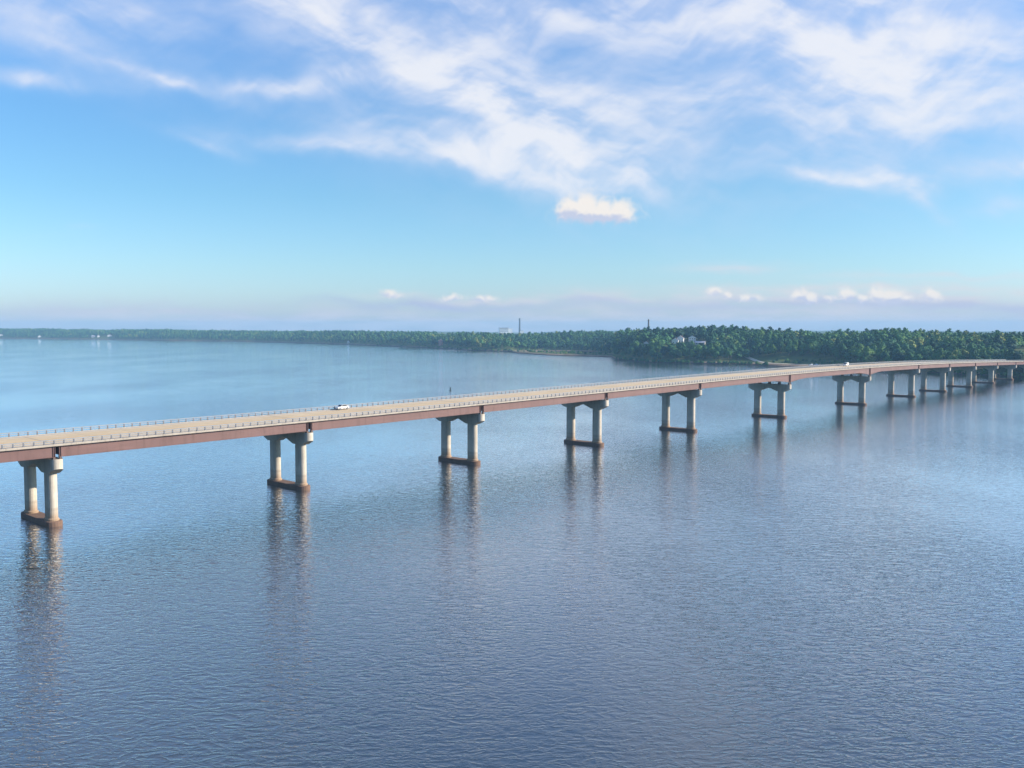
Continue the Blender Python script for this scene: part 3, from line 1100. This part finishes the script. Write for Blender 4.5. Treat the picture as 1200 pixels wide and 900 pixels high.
# the 300 trees that show largest: the front rows of the near shores inside the frame
inframe = (np.abs(taz) < R(28.4)) & (tr < 1480) & (taz > math.atan(5 / F_PX))
cand = np.where(inframe)[0]
cand = cand[np.argsort(tdepth[cand] + (tr[cand] - 900) * 0.05)][:300]
single = np.zeros(len(tx), bool); single[cand] = True

AREAS = [(720, 'behind the low grassy spit', 'trees behind the low spit'), (752, 'at the left tip of the headland', 'trees on the headland'),
         (785, 'on the headland left of the white houses', 'trees on the headland'), (825, 'on the headland below the white houses', 'trees on the headland'),
         (872, 'on the headland right of the white houses', 'trees on the headland'), (912, 'at the left end of the cove', 'trees round the cove'),
         (960, 'at the back of the cove', 'trees round the cove'), (1000, 'at the right end of the cove', 'trees round the cove'),
         (1075, 'on the shore right of the cove', 'trees on the right shore'), (1135, 'on the right shore above the ninth pier', 'trees on the right shore'),
         (9999, 'on the shore at the far right', 'trees on the right shore')]
ORD = 'first second third fourth fifth sixth seventh eighth ninth tenth eleventh twelfth thirteenth fourteenth fifteenth sixteenth seventeenth eighteenth nineteenth twentieth'.split()
stock = {}
for i in cand:
    kd = int(rng.choice(len(NEAR_KINDS), p=[.18, .17, .16, .13, .13, .17, .04, .02]))
    cm, tm, h, w = NEAR_KINDS[kd]
    s = float(tsc[i])
    t = empty('tree', (float(tx[i]), float(ty[i]), float(tz[i]) - 0.1), float(rng.uniform(0, 6.28)))
    t.scale = (s * rng.uniform(0.9, 1.15), s * rng.uniform(0.9, 1.15), s * rng.uniform(0.9, 1.1))
    cr = obj('crown', cm, None, t)
    cr.color = (float(tnt[i]), 0, 0, 1)
    obj('trunk', tm, None, t)
    px = 600 + F_PX * math.tan(taz[i])
    where, grp = next((w_, g_) for (x_, w_, g_) in AREAS if px < x_)
    size = 'tall' if h * s > 17.5 else ('low' if h * s < 11.5 else 'middling')
    hue = 'dark green' if tnt[i] < 0.22 else ('mid-green' if tnt[i] < 0.48 else ('light green' if tnt[i] < 0.8 else 'yellow-green'))
    shape = 'pointed' if kd >= 6 else 'round'
    stock.setdefault((where, grp, size, hue, shape), []).append((px, t))
for (where, grp, size, hue, shape), ts in stock.items():
    ts.sort(key=lambda q: q[0])
    for k, (px, t) in enumerate(ts):
        nth = '' if len(ts) == 1 else (', %s from left' % ORD[k])
        tag(t, '%s%s %s tree %s%s' % (size, ' pointed' if shape == 'pointed' else '', hue, where, nth), 'tree', grp)


def merge_trees(name, idx, kinds, stretch=1.0):
    pick = rng.integers(0, len(kinds), len(idx))
    Vs, Fs, Ts, n = [], [], [], 0
    for k, (kv, kf) in enumerate(kinds):
        sel = idx[pick == k]
        if len(sel) == 0: continue
        a = rng.uniform(0, 6.283, len(sel)); c, s = np.cos(a)[:, None], np.sin(a)[:, None]
        sc = tsc[sel][:, None]; wx = sc * rng.uniform(0.9, 1.2, (len(sel), 1)) * stretch
        X = (kv[:, 0] * c - kv[:, 1] * s) * wx + tx[sel][:, None]
        Y = (kv[:, 0] * s + kv[:, 1] * c) * wx + ty[sel][:, None]
        Z = kv[:, 2] * sc + tz[sel][:, None] - 0.3
        Vs.append(np.stack([X, Y, Z], -1).reshape(-1, 3))
        Fs.append((kf[None] + (np.arange(len(sel)) * len(kv))[:, None, None]).reshape(-1, 3) + n)
        Ts.append(np.repeat(tnt[sel], len(kv)))
        n += len(sel) * len(kv)
    return obj(name, np_mesh(name, np.concatenate(Vs), np.concatenate(Fs), M_FOREST, np.concatenate(Ts)))


rest = np.where(~single)[0]
mid = rest[tr[rest] < 1950]
far = rest[tr[rest] >= 1950]
tag(merge_trees('woodland', mid, MID_KINDS), 'dense green wood covering the headland and the right shore', 'woodland', kind='stuff')
tag(merge_trees('distant_woodland', far, FAR_KINDS, 1.1), 'hazy blue-green wood along the far left shore', 'woodland', kind='stuff')
print('TREES', len(cand), len(mid), len(far))

# low scrub on the spit and round the cove
shrub_v, shrub_f = crown(900, 2.6, 3.6, 0.0, 4, 46, 0.8)
sa, sr = [], []
for (p0, p1, t0, t1, n) in ((606, 720, 14, 230, 170), (722, 900, 1.5, 5, 130), (900, 1000, 26, 50, 60), (985, 1210, 1, 5, 150), (440, 600, 2, 12, 120)):
    q = rng.uniform(p0, p1, n); a = np.arctan((q - 600) / F_PX)
    sa.append(a); sr.append(shore_r(a) + rng.uniform(t0, t1, n))
sa, sr = np.concatenate(sa), np.concatenate(sr)
tx, ty, tz = np.sin(sa) * sr, np.cos(sa) * sr, land(sa, sr)
tsc = rng.uniform(0.4, 1.3, len(sa)); tnt = rng.uniform(0.2, 0.95, len(sa))
tag(merge_trees('shore_scrub', np.arange(len(sa)), [(shrub_v, shrub_f)]), 'low scrub growing along the shore and on the spit', 'scrub', kind='stuff')

# ------------------------------------------------------------------ buildings
M_WALLS = {'white': plain('white_wall_paint', (0.78, 0.77, 0.74), 0.7, 0.06), 'grey': plain('grey_wall', (0.42, 0.42, 0.42), 0.8, 0.1), 'pink': plain('pink_wall', (0.52, 0.24, 0.22), 0.8, 0.1)}
M_ROOF = {'white': plain('slate_roof', (0.20, 0.20, 0.23), 0.8, 0.15), 'grey': plain('pale_metal_roof', (0.46, 0.46, 0.52), 0.5, 0.08), 'pink': plain('light_roof', (0.55, 0.50, 0.48), 0.7, 0.1)}
M_GLASS = Mat('window_glass').set(Roughness=0.08, Specular_IOR_Level=0.6).color((0.03, 0.04, 0.05, 1)).m
M_DOOR = plain('painted_door', (0.13, 0.09, 0.07), 0.6, 0.1)
M_BRICK = plain('chimney_brick', (0.26, 0.13, 0.09), 0.85, 0.2, 2.0)


def house(px, r, w, dp, wh, rh, ck, lb):
    x, y, z = ground_at(px, r)
    az = math.atan2(x, y)
    h = empty('house', (x, y, z - 0.05), -az + R(random.uniform(-14, 14)))
    tag(h, lb, 'house')
    W, D = w / 2, dp / 2
    mb = MB()
    mb.prism([(-W, -1.5), (W, -1.5), (W, wh), (0, wh + rh - 0.1), (-W, wh)], 'y', -D, D) if ck != 'grey' else mb.prism([(-D, -1.5), (D, -1.5), (D, wh), (0, wh + rh - 0.1), (-D, wh)], 'x', -W, W)
    obj('wall', mb.mesh('wall', M_WALLS[ck]), parent=h)
    mb = MB()
    e = 0.45
    if ck != 'grey':
        k = rh / W
        mb.prism([(-W - e, wh - e * k), (0, wh + rh), (W + e, wh - e * k), (W + e, wh - e * k + 0.25), (0, wh + rh + 0.25), (-W - e, wh - e * k + 0.25)], 'y', -D - e, D + e)
    else:
        k = rh / D
        mb.prism([(-D - e, wh - e * k), (0, wh + rh), (D + e, wh - e * k), (D + e, wh - e * k + 0.25), (0, wh + rh + 0.25), (-D - e, wh - e * k + 0.25)], 'x', -W - e, W + e)
    rf = obj('roof', mb.mesh('roof', M_ROOF[ck]), parent=h)
    obj('chimney', MB().box(W * 0.35, W * 0.35 + 0.8, D * 0.2, D * 0.2 + 0.8, wh + 0.2, wh + rh + 0.9).mesh('chimney', M_BRICK), parent=rf)
    floors = max(1, int(wh // 2.8))
    ncol = 2 if w < 9 else 3
    for fl in range(floors):
        for c in range(ncol):
            cx = -W + w * (c + 0.5) / ncol
            z0 = 0.9 + fl * 2.8
            if fl == 0 and c == ncol - 1:
                obj('door', MB().box(cx - 0.5, cx + 0.5, -D - 0.06, -D + 0.02, 0.0, 2.1).mesh('door', M_DOOR), parent=h)
                continue
            wi = obj('window', MB().box(cx - 0.65, cx + 0.65, -D - 0.05, -D + 0.02, z0 - 0.1, z0 + 1.4).mesh('window', M_WALLS['white']), parent=h)
            obj('pane', MB().box(cx - 0.55, cx + 0.55, -D - 0.075, -D - 0.055, z0, z0 + 1.3).mesh('pane', M_GLASS), parent=wi)
    return h


for q in HOUSES: house(*q)

# power station: block and chimney behind the ridge
M_PALE = plain('pale_cladding', (0.80, 0.80, 0.80), 0.7, 0.06, 0.1)
M_STACK = plain('dark_stack_concrete', (0.12, 0.115, 0.12), 0.85, 0.12, 0.05)
x, y, z = ground_at(592.5, 3500)
blk = empty('factory_building', (x, y, z - 1), 0.12)
tag(blk, 'pale boxy industrial building rising over the trees left of the thin chimney', 'building')
mb = MB(); mb.box(-24, 10, -14, 14, 0, 42.5 - z); mb.box(10.01, 24, -12, 12, 0, 39.5 - z)
obj('wall', mb.mesh('wall', M_PALE), parent=blk)
for k in range(9):
    for fl in range(3):
        xx = -22 + k * 3.5
        obj('window', MB().box(xx, xx + 2.4, -14.06, -13.95, 42.5 - z - 4 - fl * 5, 42.5 - z - 1.6 - fl * 5).mesh('window', M_GLASS), parent=blk)
obj('roof', MB().box(-24.3, 10.3, -14.3, 14.3, 42.51 - z, 43.1 - z).mesh('roof', M_STACK), parent=blk)
x, y, z = ground_at(609, 3500)
stk = empty('factory_chimney', (x, y, z - 1))
tag(stk, 'tall thin dark industrial chimney beside the pale building on the horizon', 'chimney')
obj('shaft', MB().lathe([(4.2, 0), (3.5, 30), (3.0, 76.5 - z)], 20).mesh('shaft', M_STACK), parent=stk)
obj('rim', MB().lathe([(3.25, 76.51 - z), (3.25, 78 - z), (2.6, 78.01 - z)], 20).mesh('rim', M_STACK), parent=stk)
x, y, z = ground_at(611.5, 3480)
shd = empty('factory_shed', (x, y, z - 1), 0.1)
tag(shd, 'small white shed at the foot of the thin chimney', 'shed')
obj('wall', MB().box(-6, 6, -5, 5, 0, 31.0 - z).mesh('wall', M_WALLS['white']), parent=shd)
obj('roof', MB().prism([(-6.5, 31.01 - z), (6.5, 31.01 - z), (0, 33 - z)], 'y', -5.4, 5.4).mesh('roof', M_ROOF['grey']), parent=shd)

x, y, z = ground_at(759.7, 1500)
tw = empty('stone_tower', (x, y, z - 0.5))
tag(tw, 'slender dark stone tower standing over the treetops of the headland', 'tower')
topz = CAM_H + (384.55 - 373.6) * 1500 / F_PX - z
obj('shaft', MB().lathe([(2.2, 0), (1.45, topz * 0.6), (1.2, topz - 3)], 12).mesh('shaft', M_STACK), parent=tw)
obj('gallery', MB().lathe([(1.25, topz - 2.99), (1.7, topz - 2.6), (1.7, topz - 2.2), (1.1, topz - 2.19), (1.1, topz - 0.8), (0.2, topz)], 12).mesh('gallery', M_STACK), parent=tw)

# ------------------------------------------------------------------ cove: shore road, parked boats
def strip(name, pts, w, mat, dz):
    """a path laid on the ground through (px, inland distance) points"""
    P = []
    for (px, t) in pts:
        a = math.atan((px - 600) / F_PX); r = float(shore_r(np.array([a]))[0]) + t
        P.append((math.sin(a) * r, math.cos(a) * r))
    Q = []
    for (a, b) in zip(P[:-1], P[1:]):
        n = max(1, int(math.hypot(b[0] - a[0], b[1] - a[1]) / 3))
        Q += [(a[0] + (b[0] - a[0]) * i / n, a[1] + (b[1] - a[1]) * i / n) for i in range(n)]
    Q.append(P[-1])
    v = []
    for i, q in enumerate(Q):
        p0, p1 = Q[max(0, i - 1)], Q[min(len(Q) - 1, i + 1)]
        tx_, ty_ = p1[0] - p0[0], p1[1] - p0[1]; ln = math.hypot(tx_, ty_)
        nx, ny = -ty_ / ln, tx_ / ln
        for sg in (-1, -0.33, 0.33, 1):
            xx, yy = q[0] + nx * sg * w / 2, q[1] + ny * sg * w / 2
            zz = float(land(np.array([math.atan2(xx, yy)]), np.array([math.hypot(xx, yy)]))[0])
            v.append((xx, yy, zz + dz))
    f = [(i * 4 + j, i * 4 + j + 1, i * 4 + 5 + j, i * 4 + 4 + j) for i in range(len(Q) - 1) for j in range(3)]
    me = bpy.data.meshes.new(name); me.from_pydata(v, [], f)
    return obj(name, me, mat)


M_SANDROAD = plain('pale_gravel', (0.52, 0.47, 0.38), 0.9, 0.12, 0.2)
tag(strip('path', [(872, 66), (880, 52), (889, 36), (897, 24), (905, 17), (925, 14), (945, 14), (955, 15), (966, 22), (978, 30)], 5.0, M_SANDROAD, 0.25), kind='structure')

M_HULL = plain('white_gelcoat', (0.80, 0.80, 0.80), 0.25, 0.03)
M_TRIM = plain('boat_trim', (0.10, 0.12, 0.16), 0.4, 0.1)


def boat(px, t, rz, label, L=6.5, group=None):
    a = math.atan((px - 600) / F_PX); r = float(shore_r(np.array([a]))[0]) + t
    x, y = math.sin(a) * r, math.cos(a) * r
    z = max(0.0, float(land(np.array([a]), np.array([r]))[0]))
    b = empty('boat', (x, y, z + 0.12), rz)
    tag(b, label, 'boat', group)
    mb = MB()
    st = [(-L / 2, 0.95, 0.0), (-L * .2, 1.1, 0.0), (L * .15, 1.05, 0.02), (L * .36, 0.65, 0.15), (L / 2, 0.04, 0.5)]
    for (xx, hw, kz) in st:
        mb.v += [(xx, 0, kz), (xx, hw * .75, kz + .25), (xx, hw, 1.05 + max(0, xx) * .05), (xx, hw * .9, 1.1 + max(0, xx) * .05), (xx, -hw * .9, 1.1 + max(0, xx) * .05), (xx, -hw, 1.05 + max(0, xx) * .05), (xx, -hw * .75, kz + .25)]
    for i in range(len(st) - 1):
        for j in range(7): mb.f.append((i * 7 + j, i * 7 + (j + 1) % 7, i * 7 + 7 + (j + 1) % 7, i * 7 + 7 + j))
    mb.f.append(tuple(range(7))); mb.f.append(tuple(len(mb.v) - 7 + i for i in range(7)))
    obj('hull', mb.mesh('hull', M_HULL), parent=b)
    obj('cabin', MB().prism([(-L * .12, 1.08), (L * .22, 1.08), (L * .10, 1.95), (-L * .12, 2.0)], 'y', -0.7, 0.7).mesh('cabin', M_HULL), parent=b)
    obj('windscreen', MB().prism([(L * .205, 1.25), (L * .225, 1.25), (L * .125, 1.9), (L * .105, 1.9)], 'y', -0.6, 0.6).mesh('windscreen', M_GLASS), parent=b)
    obj('outboard_motor', MB().prism([(-L / 2 - .5, .2), (-L / 2 - .02, .3), (-L / 2 - .05, 1.5), (-L / 2 - .5, 1.4)], 'y', -0.2, 0.2).mesh('outboard_motor', M_TRIM), parent=b)
    return b


boat(951.5, 6, 0.35, 'white cabin boat drawn up at the cove, left of two side by side')
boat(957.0, 7, 0.1, 'white cabin boat drawn up at the cove, right of two side by side')

# ------------------------------------------------------------------ channel buoy
a = math.atan((527.6 - 600) / F_PX); r = ground_r(457.6)
by = empty('channel_buoy', (math.sin(a) * r, math.cos(a) * r, 0))
tag(by, 'small dark channel buoy floating behind the middle of the bridge', 'buoy')
M_BUOY = plain('dark_buoy_paint', (0.02, 0.045, 0.05), 0.5, 0.2)
obj('float', MB().lathe([(0.5, -0.7), (0.75, -0.35), (0.78, 0.2), (0.5, 0.45)], 16).mesh('float', M_BUOY), parent=by)
obj('body', MB().lathe([(0.44, 0.451), (0.44, 1.9), (0.40, 2.0)], 16).mesh('body', M_BUOY), parent=by)
obj('lantern', MB().lathe([(0.12, 2.001), (0.12, 2.15), (0.16, 2.2), (0.05, 2.4)], 10).mesh('lantern', M_DARK), parent=by)

# ------------------------------------------------------------------ cars on the deck
M_CARPAINT = Mat('white_car_paint').set(Roughness=0.25, Coat_Weight=0.6).color((0.66, 0.66, 0.65, 1)).m
M_LAMP = plain('lamp_lens', (0.5, 0.08, 0.05), 0.2, 0.05)
M_HEADLAMP = plain('headlamp_lens', (0.7, 0.7, 0.68), 0.15, 0.05)


def make_car(van=False):
    c = empty('van' if van else 'car')
    if van:
        prof = [(-2.4, .35), (2.35, .35), (2.45, .7), (2.4, 1.05), (1.75, 1.2), (1.1, 1.95), (-2.35, 2.05), (-2.45, 1.2)]
        glass = [(1.05, 1.25), (1.62, 1.25), (1.08, 1.86), (0.2, 1.88), (0.2, 1.25)]
    else:
        prof = [(-2.15, .32), (2.1, .32), (2.2, .55), (2.12, .80), (1.1, .95), (0.45, 1.42), (-0.9, 1.46), (-1.75, 1.02), (-2.15, .95), (-2.22, .6)]
        glass = [(0.88, .99), (0.38, 1.36), (-0.85, 1.40), (-1.5, 1.03)]
    me = MB().prism(prof, 'y', -0.86, 0.86).mesh('body', M_CARPAINT)
    bm = bmesh.new(); bm.from_mesh(me)
    bmesh.ops.bevel(bm, geom=[e for e in bm.edges], offset=0.07, segments=2, affect='EDGES', clamp_overlap=True)
    bm.to_mesh(me); bm.free()
    body = obj('body', me, None, c)
    for sg in (-1, 1):
        y0, y1 = sorted((sg * 0.80, sg * 0.868))
        obj('side_window', MB().prism(glass, 'y', y0, y1).mesh('side_window', M_GLASS), parent=c)
    if van:
        obj('windscreen', MB().prism([(1.18, 1.93), (1.74, 1.27), (1.78, 1.27), (1.22, 1.93)], 'y', -0.72, 0.72).mesh('windscreen', M_GLASS), parent=c)
    else:
        obj('windscreen', MB().prism([(1.04, 1.01), (0.50, 1.39), (0.55, 1.41), (1.09, 1.02)], 'y', -0.70, 0.70).mesh('windscreen', M_GLASS), parent=c)
        obj('rear_window', MB().prism([(-1.0, 1.43), (-1.68, 1.075), (-1.72, 1.09), (-1.03, 1.46)], 'y', -0.68, 0.68).mesh('rear_window', M_GLASS), parent=c)
    k = 0.12 if van else 0.0
    for xx in (1.38 + k, -1.38 - k):
        for sg in (-1, 1):
            mb = MB(); ring = [(xx + 0.33 * math.cos(t), 0.33 + 0.33 * math.sin(t)) for t in np.linspace(0, 2 * math.pi, 18, endpoint=False)]
            y0, y1 = sorted((sg * 0.68, sg * 0.90)); mb.prism(ring, 'y', y0, y1)
            wh = obj('wheel', mb.mesh('wheel', M_DARK), parent=c)
            ring = [(xx + 0.2 * math.cos(t), 0.33 + 0.2 * math.sin(t)) for t in np.linspace(0, 2 * math.pi, 12, endpoint=False)]
            y0, y1 = sorted((sg * 0.895, sg * 0.912))
            obj('rim', MB().prism(ring, 'y', y0, y1).mesh('rim', M_RAIL), parent=wh)
    for sg in (-1, 1):
        obj('headlight', MB().box(2.08 + k * 2.2, 2.19 + k * 2.2, sg * .62 - .17, sg * .62 + .17, .60, .74).mesh('headlight', M_HEADLAMP), parent=c)
        obj('tail_light', MB().box(-2.24 - k * 2, -2.14 - k * 2, sg * .66 - .13, sg * .66 + .13, .70, .88).mesh('tail_light', M_LAMP), parent=c)
    return c


def park(o, d, off, back, label):
    x, y, z = P3(d, off, ztop(d) + ZR + 0.012)
    o.location = (x, y, z)
    o.scale = (0.86, 0.92, 0.95)
    o.rotation_euler = (0, -math.atan((ztop(d + 2) - ztop(d - 2)) / 4) * (-1 if back else 1), center(d)[2] + (math.pi if back else 0))
    tag(o, label, 'van' if o.name.startswith('van') else 'car', 'vehicles on the bridge')


car0 = make_car()
van0 = make_car(True)
park(car0, 82, -7.9, True, 'white car on the bridge just right of the second pier')
park(van0, 414, -6.2, True, 'small white van on the bridge beside the seventh pier from the left')

# abutment and road beyond the bridge, outside the frame
ab = empty('bridge_abutment', (END[0], END[1], 0), END[2])
tag(ab, 'concrete abutment where the bridge meets the right bank', 'abutment')
obj('wall', MB().box(0.2, 3.0, -10.3, 10.3, -2, ztop(D_END) - 2.9).mesh('wall', M_CONC), parent=ab)
obj('back_wall', MB().box(1.0, 3.0, -10.3, 10.3, ztop(D_END) - 2.89, ztop(D_END) + 0.2).mesh('back_wall', M_CONC), parent=ab)
me = MB(); me.prism([(-10.2, ROAD_Z - 6), (10.2, ROAD_Z - 6), (10.2, ROAD_Z + 0.25), (-10.2, ROAD_Z + 0.25)], 'x', 3.02, 260)
rd = obj('road', me.mesh('road', M_SLAB), None, None, (END[0], END[1], 0), END[2])
tag(rd, kind='structure')

# ------------------------------------------------------------------ haze
def haze():
    M = bpy.data.materials.new('haze_air'); M.use_nodes = True
    nt = M.node_tree; nt.nodes.clear()
    v = nt.nodes.new('ShaderNodeVolumePrincipled')
    v.inputs['Color'].default_value = (*HAZE_COL, 1)
    v.inputs['Density'].default_value = HAZE_DENS
    v.inputs['Anisotropy'].default_value = 0.0
    o = nt.nodes.new('ShaderNodeOutputMaterial')
    nt.links.new(v.outputs[0], o.inputs['Volume'])
    mb = MB().box(-7400, 7400, -1400, 8400, -7, 92)
    tag(obj('haze', mb.mesh('haze', M)), kind='stuff')


HAZE_COL = (0.34, 0.66, 1.0)
HAZE_DENS = 1.3e-4
haze()
